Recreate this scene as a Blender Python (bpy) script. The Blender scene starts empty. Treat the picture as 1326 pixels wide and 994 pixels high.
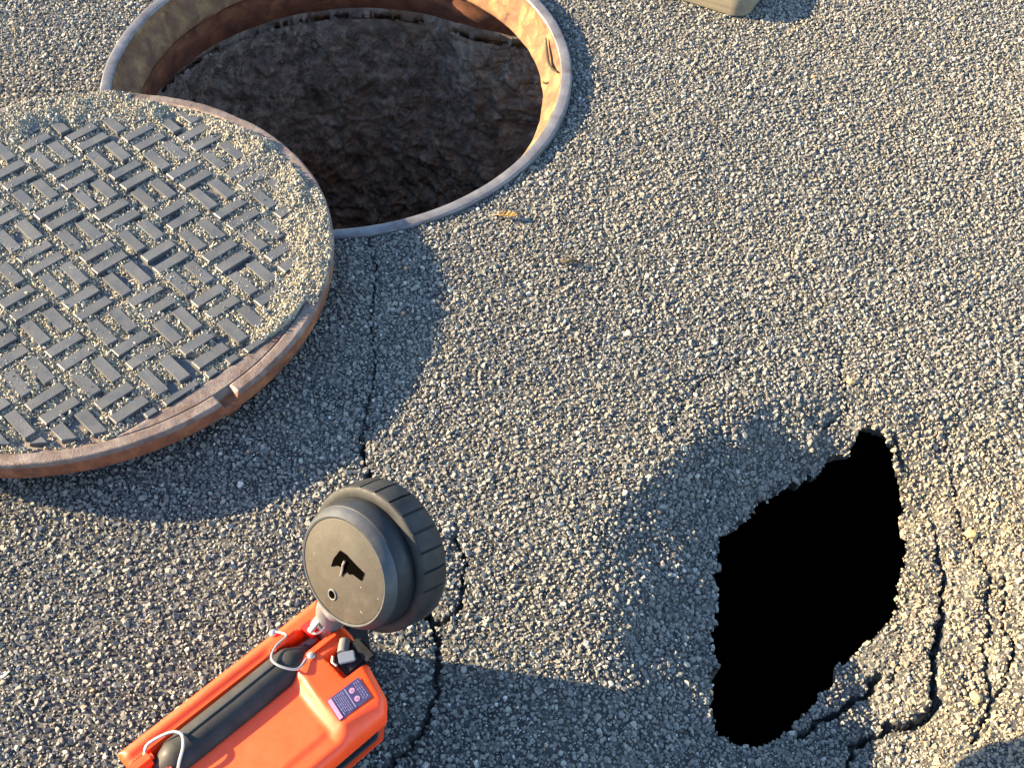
import bpy, bmesh, math, random
import numpy as np
from mathutils import Vector, Matrix, Euler
R = math.radians
random.seed(7); rng = np.random.default_rng(7)
S = bpy.context.scene; COL = S.collection

# ------------------------------------------------------------ camera, sky, sun, exposure
cam = bpy.data.cameras.new('camera'); co = bpy.data.objects.new('camera', cam); COL.objects.link(co)
rt = Vector((0.999872, 0.01247981, 0.01001162)); up = Vector((-0.01599932, 0.77992155, 0.62567276)); fw = Vector((0, 0.62575285, -0.78002139))
co.matrix_world = Matrix(((rt.x, up.x, -fw.x, 0), (rt.y, up.y, -fw.y, -0.93082195), (rt.z, up.z, -fw.z, 1.1603), (0, 0, 0, 1)))
cam.sensor_fit = 'HORIZONTAL'; cam.sensor_width = 36; cam.lens = 36 * 1600 / 1326
cam.clip_start = .02; cam.clip_end = 3000
S.camera = co
SUN_AZ, SUN_EL = R(171.5), R(19.5)                     # where the sun stands (seen from the scene)
w = bpy.data.worlds.new('World'); S.world = w; w.use_nodes = True
nt = w.node_tree; bg = nt.nodes['Background']; sky = nt.nodes.new('ShaderNodeTexSky'); sky.sky_type = 'NISHITA'
sky.sun_disc = False; sky.sun_elevation = SUN_EL; sky.sun_rotation = R(90) - SUN_AZ
sky.air_density = 1.0; sky.dust_density = .3; sky.ozone_density = 2.2
nt.links.new(sky.outputs[0], bg.inputs[0]); bg.inputs[1].default_value = .098
sl = bpy.data.lights.new('sun', 'SUN'); sl.energy = 5; sl.angle = R(.5); sl.color = (1, .78, .47)
so = bpy.data.objects.new('sun', sl); COL.objects.link(so)
sd = Vector((math.cos(SUN_AZ) * math.cos(SUN_EL), math.sin(SUN_AZ) * math.cos(SUN_EL), math.sin(SUN_EL)))
so.rotation_euler = sd.to_track_quat('Z', 'Y').to_euler(); so.location = sd * 5
S.view_settings.view_transform = 'Standard'; S.view_settings.look = 'None'; S.view_settings.gamma = 1
S.view_settings.exposure = 2.6

# ------------------------------------------------------------ helpers
def lattice(seed, n=256): return np.random.default_rng(seed).random((n, n))
LAT = {}
def vnoise(x, y, s, seed=0):
    if seed not in LAT: LAT[seed] = lattice(seed)
    g = LAT[seed]; n = g.shape[0]; x = np.asarray(x) / s + 1000; y = np.asarray(y) / s + 1000
    i = np.floor(x).astype(int); j = np.floor(y).astype(int); u = x - i; v = y - j
    u = u * u * (3 - 2 * u); v = v * v * (3 - 2 * v); i0 = i % n; i1 = (i + 1) % n; j0 = j % n; j1 = (j + 1) % n
    return (g[i0, j0] * (1 - u) * (1 - v) + g[i1, j0] * u * (1 - v) + g[i0, j1] * (1 - u) * v + g[i1, j1] * u * v) * 2 - 1
def fbm(x, y, s, seed=0, o=4):
    t = 0; a = 1; tot = 0
    for k in range(o): t = t + a * vnoise(x, y, s / 2 ** k, seed + k); tot += a; a *= .5
    return t / tot
def sstep(a, b, x): t = np.clip((x - a) / (b - a), 0, 1); return t * t * (3 - 2 * t)

def mesh_np(name, V, faces, mats=(), smooth=False, parent=None, attr=None, fmat=None):
    """V (n,3); faces: list of (m,k) int arrays."""
    me = bpy.data.meshes.new(name); V = np.asarray(V, dtype=np.float32)
    me.vertices.add(len(V)); me.vertices.foreach_set('co', V.ravel())
    loops = np.concatenate([f.ravel() for f in faces]).astype(np.int32)
    sizes = np.concatenate([np.full(len(f), f.shape[1]) for f in faces]).astype(np.int32)
    me.loops.add(len(loops)); me.loops.foreach_set('vertex_index', loops)
    me.polygons.add(len(sizes)); me.polygons.foreach_set('loop_start', np.concatenate([[0], np.cumsum(sizes)[:-1]]).astype(np.int32))
    me.polygons.foreach_set('loop_total', sizes)
    me.polygons.foreach_set('use_smooth', np.full(len(sizes), smooth))
    if fmat is not None: me.polygons.foreach_set('material_index', np.asarray(fmat, dtype=np.int32))
    if attr is not None:
        for k, a in attr.items():
            at = me.attributes.new(k, 'FLOAT', 'POINT'); at.data.foreach_set('value', np.asarray(a, dtype=np.float32))
    me.update(calc_edges=True); me.validate()
    for m in mats: me.materials.append(m)
    o = bpy.data.objects.new(name, me); COL.objects.link(o)
    if parent: o.parent = parent
    return o
def obj(name, bm, mat, parent=None, smooth=False):
    me = bpy.data.meshes.new(name)
    bmesh.ops.recalc_face_normals(bm, faces=bm.faces); bm.to_mesh(me); bm.free()
    for m in (mat if isinstance(mat, (list, tuple)) else [mat]): me.materials.append(m)
    if smooth:
        for p in me.polygons: p.use_smooth = True
        me.set_sharp_from_angle(angle=R(40))
    o = bpy.data.objects.new(name, me); COL.objects.link(o)
    if parent: o.parent = parent
    return o
def tag(o, label=None, cat=None, group=None, kind=None):
    if label: o['label'] = label
    if cat: o['category'] = cat
    if group: o['group'] = group
    if kind: o['kind'] = kind
    return o
def empty(name, M=None):
    o = bpy.data.objects.new(name, None); o.empty_display_size = .05; COL.objects.link(o)
    if M is not None: o.matrix_world = M
    return o
def box(bm, c, s, bev=.0, M=None):
    r = bmesh.ops.create_cube(bm, size=1); vs = r['verts']
    for v in vs: v.co = Vector((v.co.x * s[0] + c[0], v.co.y * s[1] + c[1], v.co.z * s[2] + c[2]))
    if bev:
        es = list({e for v in vs for e in v.link_edges}); q = bmesh.ops.bevel(bm, geom=es, offset=bev, segments=2, affect='EDGES')
        vs = list({v for f in q['faces'] for v in f.verts} | {v for v in vs if v.is_valid})
    if M is not None:
        for v in vs: v.co = M @ v.co
    return vs
def tube(bm, pts, r, n=10, caps=True, closed=False):
    pts = [Vector(p) for p in pts]; rs = r if isinstance(r, (list, tuple)) else [r] * len(pts); rings = []; prev = None
    for i, p in enumerate(pts):
        a = pts[i - 1] if i or closed else p; b = pts[(i + 1) % len(pts)] if i < len(pts) - 1 or closed else p
        t = (b - a).normalized()
        if prev is None: prev = t.orthogonal().normalized()
        u = (prev - t * prev.dot(t)).normalized(); prev = u; v = t.cross(u)
        rings.append([bm.verts.new(p + (u * math.cos(2 * math.pi * k / n) + v * math.sin(2 * math.pi * k / n)) * rs[i]) for k in range(n)])
    m = len(rings)
    for i in range(m if closed else m - 1):
        A, B = rings[i], rings[(i + 1) % m]
        for k in range(n): bm.faces.new((A[k], A[(k + 1) % n], B[(k + 1) % n], B[k]))
    if caps and not closed: bm.faces.new(rings[0][::-1]); bm.faces.new(rings[-1])
def smooth_path(P, n=6):
    P = [Vector(p) for p in P]; out = []
    for i in range(len(P) - 1):
        p0 = P[max(i - 1, 0)]; p1 = P[i]; p2 = P[i + 1]; p3 = P[min(i + 2, len(P) - 1)]
        for k in range(n):
            t = k / n; out.append(.5 * ((2 * p1) + (p2 - p0) * t + (2 * p0 - 5 * p1 + 4 * p2 - p3) * t * t + (3 * p1 - p0 - 3 * p2 + p3) * t ** 3))
    return out + [P[-1]]
def lathe(prof, n=256, fr=None, closed=False):
    """profile of (r, z) -> V, F ; fr(theta, r, z) -> r, z arrays lets the surface wander"""
    th = np.linspace(0, 2 * np.pi, n, endpoint=False); P = np.array(prof); m = len(P)
    T = np.repeat(th[:, None], m, 1); rr = np.repeat(P[None, :, 0], n, 0); zz = np.repeat(P[None, :, 1], n, 0)
    if fr: rr, zz = fr(T, rr, zz)
    V = np.stack([rr * np.cos(T), rr * np.sin(T), zz], -1).reshape(-1, 3)
    i = np.arange(n)[:, None]; j = np.arange(m if closed else m - 1)[None, :]; i2 = (i + 1) % n; j2 = (j + 1) % m
    F = np.stack(np.broadcast_arrays(i * m + j, i2 * m + j, i2 * m + j2, i * m + j2), -1).reshape(-1, 4)
    return V, F

# ------------------------------------------------------------ materials
def mat(name, rough=.6, metal=0, base=(.5, .5, .5), spec=.5):
    m = bpy.data.materials.new(name); m.use_nodes = True; n = m.node_tree; b = n.nodes['Principled BSDF']
    b.inputs['Base Color'].default_value = (*base, 1); b.inputs['Roughness'].default_value = rough; b.inputs['Metallic'].default_value = metal
    b.inputs['Specular IOR Level'].default_value = spec
    return m, n, b
def N(n, t, **k):
    x = n.nodes.new(t)
    for a, v in k.items(): setattr(x, a, v)
    return x
def ramp(n, fac, stops, interp='LINEAR'):
    r = N(n, 'ShaderNodeValToRGB'); r.color_ramp.interpolation = interp; e = r.color_ramp.elements
    while len(e) < len(stops): e.new(.5)
    for el, (p, c) in zip(e, stops): el.position = p; el.color = (*c, 1)
    n.links.new(fac, r.inputs[0]); return r.outputs[0]
def noise(n, scale, detail=4, rough=.6, vec=None, dist=0):
    t = N(n, 'ShaderNodeTexNoise'); t.inputs['Scale'].default_value = scale; t.inputs['Detail'].default_value = detail
    t.inputs['Roughness'].default_value = rough; t.inputs['Distortion'].default_value = dist
    if vec is None: vec = N(n, 'ShaderNodeTexCoord').outputs['Object']
    n.links.new(vec, t.inputs['Vector']); return t.outputs[0]
def mixc(n, a, b, f, mode='MIX'):
    m = N(n, 'ShaderNodeMix', data_type='RGBA', blend_type=mode)
    for s, v in ((m.inputs[6], a), (m.inputs[7], b), (m.inputs[0], f)):
        if hasattr(v, 'is_output'): n.links.new(v, s)
        elif isinstance(v, (int, float)): s.default_value = v
        else: s.default_value = (*v, 1)
    return m.outputs[2]
def bump(n, b, h, strength=.5, dist=.001):
    u = N(n, 'ShaderNodeBump'); u.inputs['Strength'].default_value = strength; u.inputs['Distance'].default_value = dist
    n.links.new(h, u.inputs['Height']); n.links.new(u.outputs[0], b.inputs['Normal'])
def setc(n, b, c): n.links.new(c, b.inputs['Base Color'])

M_bit, n, b = mat('bitumen', .85, spec=.35)
v = N(n, 'ShaderNodeTexVoronoi'); v.inputs['Scale'].default_value = 190; n.links.new(N(n, 'ShaderNodeTexCoord').outputs['Object'], v.inputs['Vector'])
sep = N(n, 'ShaderNodeSeparateColor'); n.links.new(v.outputs['Color'], sep.inputs[0])
c1 = ramp(n, sep.outputs[0], [(0, (.015, .016, .017)), (.55, (.03, .031, .031)), (.85, (.065, .065, .063)), (1, (.15, .145, .13))])
c2 = mixc(n, c1, (.10, .088, .066), ramp(n, noise(n, 9, 6), [(.45, (0, 0, 0)), (.75, (.5, .5, .5))]))
setc(n, b, c2)
bump(n, b, v.outputs['Distance'], -.6, .002)

def stone_mat(name, stops, tan_tint, dustamt, rough=.75):
    m, n, b = mat(name, rough, spec=.4)
    at = N(n, 'ShaderNodeAttribute', attribute_name='tone')
    c = ramp(n, at.outputs['Fac'], stops)
    nz = noise(n, 420, 3, .7); c = mixc(n, c, ramp(n, nz, [(.3, (.55, .55, .55)), (.7, (1.35, 1.32, 1.28))]), .8, 'MULTIPLY')
    pt = ramp(n, noise(n, 3.2, 5, .6), [(.35, (0, 0, 0)), (.7, (dustamt,) * 3)])
    c = mixc(n, c, tan_tint, pt); dn = N(n, 'ShaderNodeAttribute', attribute_name='tan_tint'); c = mixc(n, c, mixc(n, c, (.36, .27, .15), .62), dn.outputs['Fac']); setc(n, b, c); bump(n, b, noise(n, 900, 3, .7), .5, .0006)
    return m
M_stone = stone_mat('crushed_stone', [(0, (.07, .069, .064)), (.3, (.115, .114, .107)), (.6, (.17, .167, .153)), (.83, (.235, .228, .202)), (.94, (.34, .33, .29)), (.965, (.5, .485, .435)), (1, (.45, .27, .13))], (.25, .215, .16), .45)
M_grit = stone_mat('sandy_grit', [(0, (.08, .077, .068)), (.3, (.17, .162, .138)), (.7, (.30, .285, .24)), (.95, (.48, .455, .385)), (1, (.5, .33, .17))], (.42, .35, .23), .5)
M_sand, n, b = mat('packed_sand', .95, spec=.2)
setc(n, b, ramp(n, noise(n, 180, 6, .7), [(.3, (.14, .125, .095)), (.55, (.27, .235, .17)), (.75, (.36, .31, .22))])); bump(n, b, noise(n, 500, 4, .7), .8, .0015)

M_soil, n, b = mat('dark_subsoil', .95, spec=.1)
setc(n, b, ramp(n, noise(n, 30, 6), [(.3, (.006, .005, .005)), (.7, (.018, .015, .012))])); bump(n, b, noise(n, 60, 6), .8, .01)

M_mud, n, b = mat('muddy_shaft_wall', .6, spec=.35)
c = ramp(n, noise(n, 34, 10, .72, dist=.8), [(.3, (.09, .066, .048)), (.46, (.27, .21, .16)), (.58, (.5, .4, .31)), (.7, (.75, .65, .53))])
c = mixc(n, c, (.3, .15, .05), ramp(n, noise(n, 7.3, 3, .5), [(.62, (0, 0, 0)), (.72, (.55, .55, .55))]))
setc(n, b, c); bump(n, b, noise(n, 70, 10, .75, dist=.5), 1, .02)

def iron(name, lo, mid, hi, rough=.5, metal=.35, scale=25, b1=.5):
    m, n, b = mat(name, rough, metal)
    nz = noise(n, scale, 8, .65, dist=.4); c = ramp(n, nz, [(.3, lo), (.5, mid), (.72, hi)]); setc(n, b, c)
    r = ramp(n, noise(n, scale * 3, 5), [(.3, (rough - .12,) * 3), (.7, (min(1, rough + .25),) * 3)]); n.links.new(r, b.inputs['Roughness'])
    bump(n, b, noise(n, 350, 5, .7), b1, .0008); return m
M_rim = iron('worn_rim_iron', (.075, .06, .062), (.12, .115, .122), (.17, .16, .165), .42, .4, 30, .3)
M_lidrim = iron('rust_tinged_rim_iron', (.07, .035, .022), (.12, .088, .075), (.2, .16, .135), .55, .25, 38, 1)
M_rust = iron('rusty_cast_iron', (.06, .02, .012), (.15, .05, .022), (.26, .11, .05), .8, .05, 30, 1)
M_seat = iron('ochre_rust', (.06, .025, .013), (.14, .066, .027), (.27, .165, .062), .9, 0, 34, 1)
M_plate = iron('dark_cast_iron', (.035, .037, .042), (.06, .064, .07), (.1, .1, .105), .55, .3, 40)
M_bar = iron('polished_tread_iron', (.045, .047, .05), (.064, .066, .069), (.095, .095, .096), .5, .2, 14, .5)

def plastic(name, base, rough=.4, sp=.5, var=.1, coat=0):
    m, n, b = mat(name, rough, 0, spec=sp)
    lo = tuple(x * (1 - var) for x in base); hi = tuple(min(1, x * (1 + var)) for x in base)
    setc(n, b, ramp(n, noise(n, 35, 6, .7), [(.35, lo), (.65, hi)]))
    r = ramp(n, noise(n, 90, 6, .7), [(.3, (max(.05, rough - .1),) * 3), (.75, (min(1, rough + .2),) * 3)]); n.links.new(r, b.inputs['Roughness'])
    bump(n, b, noise(n, 1600, 2, .6), .12, .0003); return m
M_or = plastic('orange_plastic', (.9, .064, .008), .42, .5, .06)
M_rub = plastic('black_rubber', (.012, .013, .016), .5, .3, .25)
M_bez = plastic('bezel_rubber', (.035, .037, .04), .42, .5, .2)
M_rub2 = plastic('dusty_black_rubber', (.019, .019, .019), .6, .28, .45)
M_gry = plastic('grey_rubber', (.10, .10, .10), .45, .5, .15)
M_face, n, b = mat('dusty_brown_plate', .65, 0, spec=.35)
c = ramp(n, noise(n, 45, 8, .7), [(.3, (.028, .024, .018)), (.55, (.043, .037, .028)), (.75, (.065, .056, .044))])
c = mixc(n, c, (.5, .47, .4), ramp(n, noise(n, 260, 3, .6), [(.7, (0, 0, 0)), (.76, (.8, .8, .8))])); setc(n, b, c)
bump(n, b, noise(n, 300, 5), .3, .0005)
M_chrome, n, b = mat('bright_steel', .4, .8, (.40, .38, .35))
M_black, n, b = mat('hollow_shade_black', 1, 0, (.0015, .0012, .001), 0)  # painted shade for the lamp head's slot and screw holes
M_red = plastic('red_plastic', (.65, .02, .015), .35)
M_lens, n, b = mat('lens_glass', .05, 0, (.6, .62, .65)); b.inputs['Transmission Weight'].default_value = .6
M_lb = plastic('label_blue', (.035, .032, .095), .35, .5, .15)
M_lp = plastic('label_pink', (.5, .2, .3), .4, .5, .06)
M_lw = plastic('label_pale', (.17, .16, .26), .4, .5, .06)
M_leaf, n, b = mat('dry_leaf', .7, 0); setc(n, b, ramp(n, noise(n, 120, 5), [(.3, (.22, .12, .035)), (.6, (.45, .30, .09))]))
M_twig = plastic('dark_twig', (.045, .035, .025), .8, .2, .3)
M_stem = plastic('dry_stem', (.2, .15, .06), .8, .2, .3)
M_wood, n, b = mat('pale_wood', .8, 0, spec=.25)
tc = N(n, 'ShaderNodeTexCoord'); mp = N(n, 'ShaderNodeMapping'); mp.inputs['Scale'].default_value = (4, 60, 60); n.links.new(tc.outputs['Object'], mp.inputs[0])
setc(n, b, ramp(n, noise(n, 1.5, 6, .65, mp.outputs[0]), [(.3, (.10, .085, .06)), (.55, (.155, .13, .09)), (.75, (.21, .18, .125))])); bump(n, b, noise(n, 2, 6, .7, mp.outputs[0]), .4, .001)

# ------------------------------------------------------------ where things stand
RC = np.array([-.2682, .5881]); RR = .35; RZ = .0105; RG = (.0109, .0178)      # manhole ring: centre, radius, height, tilt
LC = np.array([-.5573, .1527]); LR = .33; LZ = .0566; LG = (-.0186, -.033)    # leaning cover
def tiltM(c, z, g):
    nn = Vector((-g[0], -g[1], 1)).normalized(); x = Vector((1, 0, g[0])).normalized(); y = nn.cross(x)
    return Matrix(((x.x, y.x, nn.x, c[0]), (x.y, y.y, nn.y, c[1]), (x.z, y.z, nn.z, z), (0, 0, 0, 1)))
HOLE = np.array([[0.4242, -0.0387], [0.442, -0.0439], [0.4539, -0.0623], [0.4645, -0.1019], [0.4607, -0.1554], [0.455, -0.2011], [0.4416, -0.2381], [0.434, -0.2613], [0.4118, -0.282], [0.3894, -0.3018], [0.3651, -0.3146], [0.3523, -0.3421], [0.3253, -0.3685], [0.2994, -0.3982], [0.261, -0.4247], [0.2313, -0.4298], [0.2111, -0.4178], [0.2077, -0.3915], [0.2122, -0.3596], [0.2234, -0.3397], [0.2189, -0.3137], [0.2279, -0.2753], [0.2313, -0.2256], [0.2393, -0.1829], [0.2701, -0.1545], [0.2867, -0.1301], [0.3248, -0.1019], [0.3668, -0.0819], [0.3818, -0.0674], [0.4048, -0.068], [0.4135, -0.0501]])
CRACKS = [  # points, width (m) at start and end, depth
 ([[-0.193, 0.242], [-0.175, 0.158], [-0.177, 0.092], [-0.169, 0.029], [-0.169, -0.031], [-0.174, -0.082]], .0014, .003, .012),
 ([[-0.174, -0.082], [-0.167, -0.12], [-0.157, -0.162], [-0.116, -0.241], [-0.086, -0.306]], .0045, .004, .025),
 ([[-0.086, -0.306], [-0.069, -0.35], [-0.071, -0.393], [-0.082, -0.433], [-0.108, -0.469], [-0.15, -0.53], [-.2, -.7]], .005, .0025, .02),
 ([[-0.059, -0.215], [-0.049, -0.254], [-0.05, -0.287], [-0.059, -0.315], [-0.080, -0.322]], .0015, .004, .018),
 ([[0.287, 0.049], [0.2624, 0.0296], [0.2529, 0.0172], [0.2337, 0.0126], [0.2248, -0.0015], [0.2075, -0.0158], [0.188, -0.069]], .001, .0012, .009),
 ([[0.5223, -0.0477], [0.5199, -0.0957], [0.5208, -0.1251], [0.5227, -0.1527], [0.5301, -0.1677], [0.5329, -0.1996], [0.5357, -0.2345], [0.5292, -0.2805], [0.5162, -0.311], [0.5096, -0.3415], [0.5106, -0.3721], [0.4994, -0.3937], [0.4834, -0.4138]], .001, .0028, .014),
 ([[0.4937, -0.1429], [0.4937, -0.1714], [0.4937, -0.2073], [0.4862, -0.2482]], .0025, .0035, .022),
 ([[0.4862, -0.2482], [0.4702, -0.3048], [0.4569, -0.342], [0.454, -0.3651], [0.4321, -0.3885]], .004, .007, .035),
 ([[0.5514, -0.2121], [0.5477, -0.2594], [0.5413, -0.298], [0.5338, -0.3366], [0.5134, -0.3683]], .001, .0028, .014),
 ([[0.434, -0.2999], [0.4224, -0.3248], [0.4176, -0.3379]], .001, .002, .012),
 ([[0.407, -0.3286], [0.3914, -0.3488], [0.3639, -0.3645], [0.3323, -0.3825], [0.3076, -0.4033]], .006, .0065, .03),
 ([[0.4321, -0.3885], [0.4079, -0.3828], [0.3686, -0.4063], [0.3593, -0.4235], [0.3335, -0.4889]], .008, .002, .025),
 ([[0.4584, -0.052], [0.4622, -0.0658], [0.4687, -0.0869]], .004, .002, .025),
 ([[0.4015, -0.0279], [0.4042, -0.0], [0.4013, 0.0321], [0.414, 0.079]], .002, .0008, .01),
 ([[0.3959, -0.0323], [0.3626, -0.0386]], .003, .002, .02),
]
def jitterline(P, amp=.0035, step=.008):
    P = np.array(P, float); out = []
    for a, c in zip(P[:-1], P[1:]):
        k = max(1, int(np.hypot(*(c - a)) / step))
        for t in range(k): out.append(a + (c - a) * t / k)
    out.append(P[-1]); out = np.array(out); o2 = rng.normal(0, amp * .6, out[1:-1].shape); n2 = np.stack([vnoise(out[1:-1, 0] + 3, out[1:-1, 1], .022, 5), vnoise(out[1:-1, 0], out[1:-1, 1] + 7, .022, 6)], 1) * .0035; out[1:-1] += o2 + n2; return out
CR = [(jitterline(p), a, c, d) for p, a, c, d in CRACKS]
HP = []                                             # ragged edge of the sinkhole
for a, c in zip(HOLE, np.roll(HOLE, -1, 0)):
    k = max(1, int(np.hypot(*(c - a)) / .007))
    for t in range(k): HP.append(a + (c - a) * t / k)
HP = np.array(HP); HP += rng.normal(0, .0022, HP.shape)
def segdist(x, y, A, B):
    d = B - A; L = (d ** 2).sum() + 1e-12; t = np.clip(((x - A[0]) * d[0] + (y - A[1]) * d[1]) / L, 0, 1)
    return np.hypot(x - A[0] - t * d[0], y - A[1] - t * d[1]), t
def poly_in(x, y, P):
    ins = np.zeros(x.shape, bool)
    for A, B in zip(P, np.roll(P, -1, 0)):
        if A[1] == B[1]: continue
        c = (A[1] > y) != (B[1] > y); ins ^= c & (x < (B[0] - A[0]) * (y - A[1]) / (B[1] - A[1]) + A[0])
    return ins
def hole_sd(x, y, P=HOLE):
    d = np.full(x.shape, 9.)
    for A, B in zip(P, np.roll(P, -1, 0)): d = np.minimum(d, segdist(x, y, A, B)[0])
    return np.where(poly_in(x, y, P), -d, d)
HC = HOLE.mean(0)
def dip(x, y):
    """asphalt sagging towards the sinkhole: steep on its left, long on its right"""
    D = .094 * sstep(.012, -.15, y) * sstep(-.78, -.50, y); xl = .085 + .125 * sstep(-.22, -.05, y); xv = .385
    t = np.clip((x - xl) / (xv - xl), 0, 1); s = np.clip((x - xv) / .42, 0, 1)
    return D * np.where(x < xv, 1 - (1 - t ** 1.35) ** 1.4, (1 - s) ** 1.5)
def ground_z(x, y, cracks=True):
    """height of the asphalt and how much of a crack is there (0..1)"""
    x = np.asarray(x, float); y = np.asarray(y, float)
    near = np.clip(1.6 - np.hypot(x, y), 0, 1)
    z = .0035 * fbm(x, y, .35, 3) + .0014 * fbm(x, y, .06, 9, 3) * near
    z += .03 * np.exp(-(((x + .86) / .17) ** 2 + ((y + .17) / .17) ** 2))      # rise under the cover's outer side
    dr = np.hypot(x - RC[0], y - RC[1]); z -= .001 * np.exp(-((dr - RR) / .05) ** 2)
    ck = np.zeros(x.shape)
    m = (x > -.15) & (x < 1.1) & (y > -1.1) & (y < .35)
    if m.any():
        xm, ym = x[m], y[m]; q = dip(xm, ym); z[m] -= q + (.006 * np.clip(q / .05, 0, 1) + .004 * np.clip(q / .01, 0, 1)) * fbm(xm, ym, .045, 21, 4)
    if cracks:
        for P, w0, w1, dp in CR:
            lo = P.min(0) - .02; hi = P.max(0) + .02; m = (x > lo[0]) & (x < hi[0]) & (y > lo[1]) & (y < hi[1])
            if not m.any(): continue
            xm, ym = x[m], y[m]; n_ = len(P) - 1; best = np.full(xm.shape, 9.); wv = np.zeros(xm.shape)
            for k in range(n_):
                d, t = segdist(xm, ym, P[k], P[k + 1]); u = d < best; best = np.where(u, d, best); wv = np.where(u, w0 + (w1 - w0) * (k + t) / n_, wv)
            wv = .6 * wv * (1 + .5 * vnoise(xm, ym, .012, 33)); q = np.clip(1.3 - best / (wv + 1e-4), 0, 1)
            q = sstep(0, .7, q); z[m] -= .75 * dp * q; ck[m] = np.maximum(ck[m], q)
            z[m] -= .002 * np.exp(-(best / .012) ** 2)
    return z, ck

# ------------------------------------------------------------ ground sheet
X0, X1, Y0, Y1 = -.98, .98, -.78, 1.02
def axis(a, b, st):
    fine = np.arange(a, b + 1e-9, st); g = st; o1 = []; p = fine[-1]
    while p < 900: g *= 1.28; p += g; o1.append(p)
    g = st; o0 = []; p = fine[0]
    while p > -900: g *= 1.28; p -= g; o0.append(p)
    return np.concatenate([o0[::-1], fine, o1])
xs = axis(X0, X1, .003); ys = axis(Y0, Y1, .003)
GX, GY = np.meshgrid(xs, ys, indexing='ij'); GZ, _ = ground_z(GX, GY)
nx, ny = GX.shape; idx = np.arange(nx * ny).reshape(nx, ny)
cx = (GX[:-1, :-1] + GX[1:, 1:]) / 2; cy = (GY[:-1, :-1] + GY[1:, 1:]) / 2
keep = np.hypot(cx - RC[0], cy - RC[1]) > RR - .006
mm = (cx > .1) & (cx < .55) & (cy > -.55) & (cy < 0)
inh = np.zeros(cx.shape, bool); inh[mm] = poly_in(cx[mm], cy[mm], HP); keep &= ~inh
F = np.stack([idx[:-1, :-1], idx[1:, :-1], idx[1:, 1:], idx[:-1, 1:]], -1)[keep]
V = np.stack([GX, GY, GZ], -1).reshape(-1, 3)
# broken edge of the asphalt: skirt below the hole's rim, undercut
allq = np.stack([idx[:-1, :-1], idx[1:, :-1], idx[1:, 1:], idx[:-1, 1:]], -1)
ed = []
I, J = np.where(inh)
for i, j in zip(I, J):
    if keep[i - 1, j]: ed.append((idx[i, j], idx[i, j + 1]))
    if keep[i + 1, j]: ed.append((idx[i + 1, j + 1], idx[i + 1, j]))
    if keep[i, j - 1]: ed.append((idx[i + 1, j], idx[i, j]))
    if keep[i, j + 1]: ed.append((idx[i, j + 1], idx[i + 1, j + 1]))
ed = np.array(ed); ids = np.unique(ed); mp_ = {a: k for k, a in enumerate(ids)}
top = V[ids]; out = top[:, :2] - HC; out /= np.linalg.norm(out, axis=1)[:, None]
sk = []
for dz, of in ((.010, .005), (.03, .014), (.05, .03)):
    q = top.copy(); jj = fbm(top[:, 0], top[:, 1], .012, 51, 3)
    q[:, 2] -= dz; q[:, :2] += out * (of + .006 * jj)[:, None]; sk.append(q)
V = np.concatenate([V] + sk); e0 = np.array([[mp_[a], mp_[c]] for a, c in ed]); nb = len(ids); base = nx * ny
FS = [np.stack([ed[:, 0], ed[:, 1], base + e0[:, 1], base + e0[:, 0]], 1)]
for k in range(2): FS.append(np.stack([base + k * nb + e0[:, 0], base + k * nb + e0[:, 1], base + (k + 1) * nb + e0[:, 1], base + (k + 1) * nb + e0[:, 0]], 1))
ground = mesh_np('ground', V, [F] + FS, [M_bit], smooth=True); tag(ground, kind='structure')

# cavity washed out under the asphalt
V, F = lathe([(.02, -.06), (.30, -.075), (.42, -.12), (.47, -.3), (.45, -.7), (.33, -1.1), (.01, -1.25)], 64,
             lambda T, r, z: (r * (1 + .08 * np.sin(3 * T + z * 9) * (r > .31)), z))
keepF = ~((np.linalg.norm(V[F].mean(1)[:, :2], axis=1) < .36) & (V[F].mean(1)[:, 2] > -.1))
cav = mesh_np('sinkhole_cavity', V + np.array([HC[0], HC[1], 0]), [F[keepF]], [M_soil], smooth=True); tag(cav, kind='structure')

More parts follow.
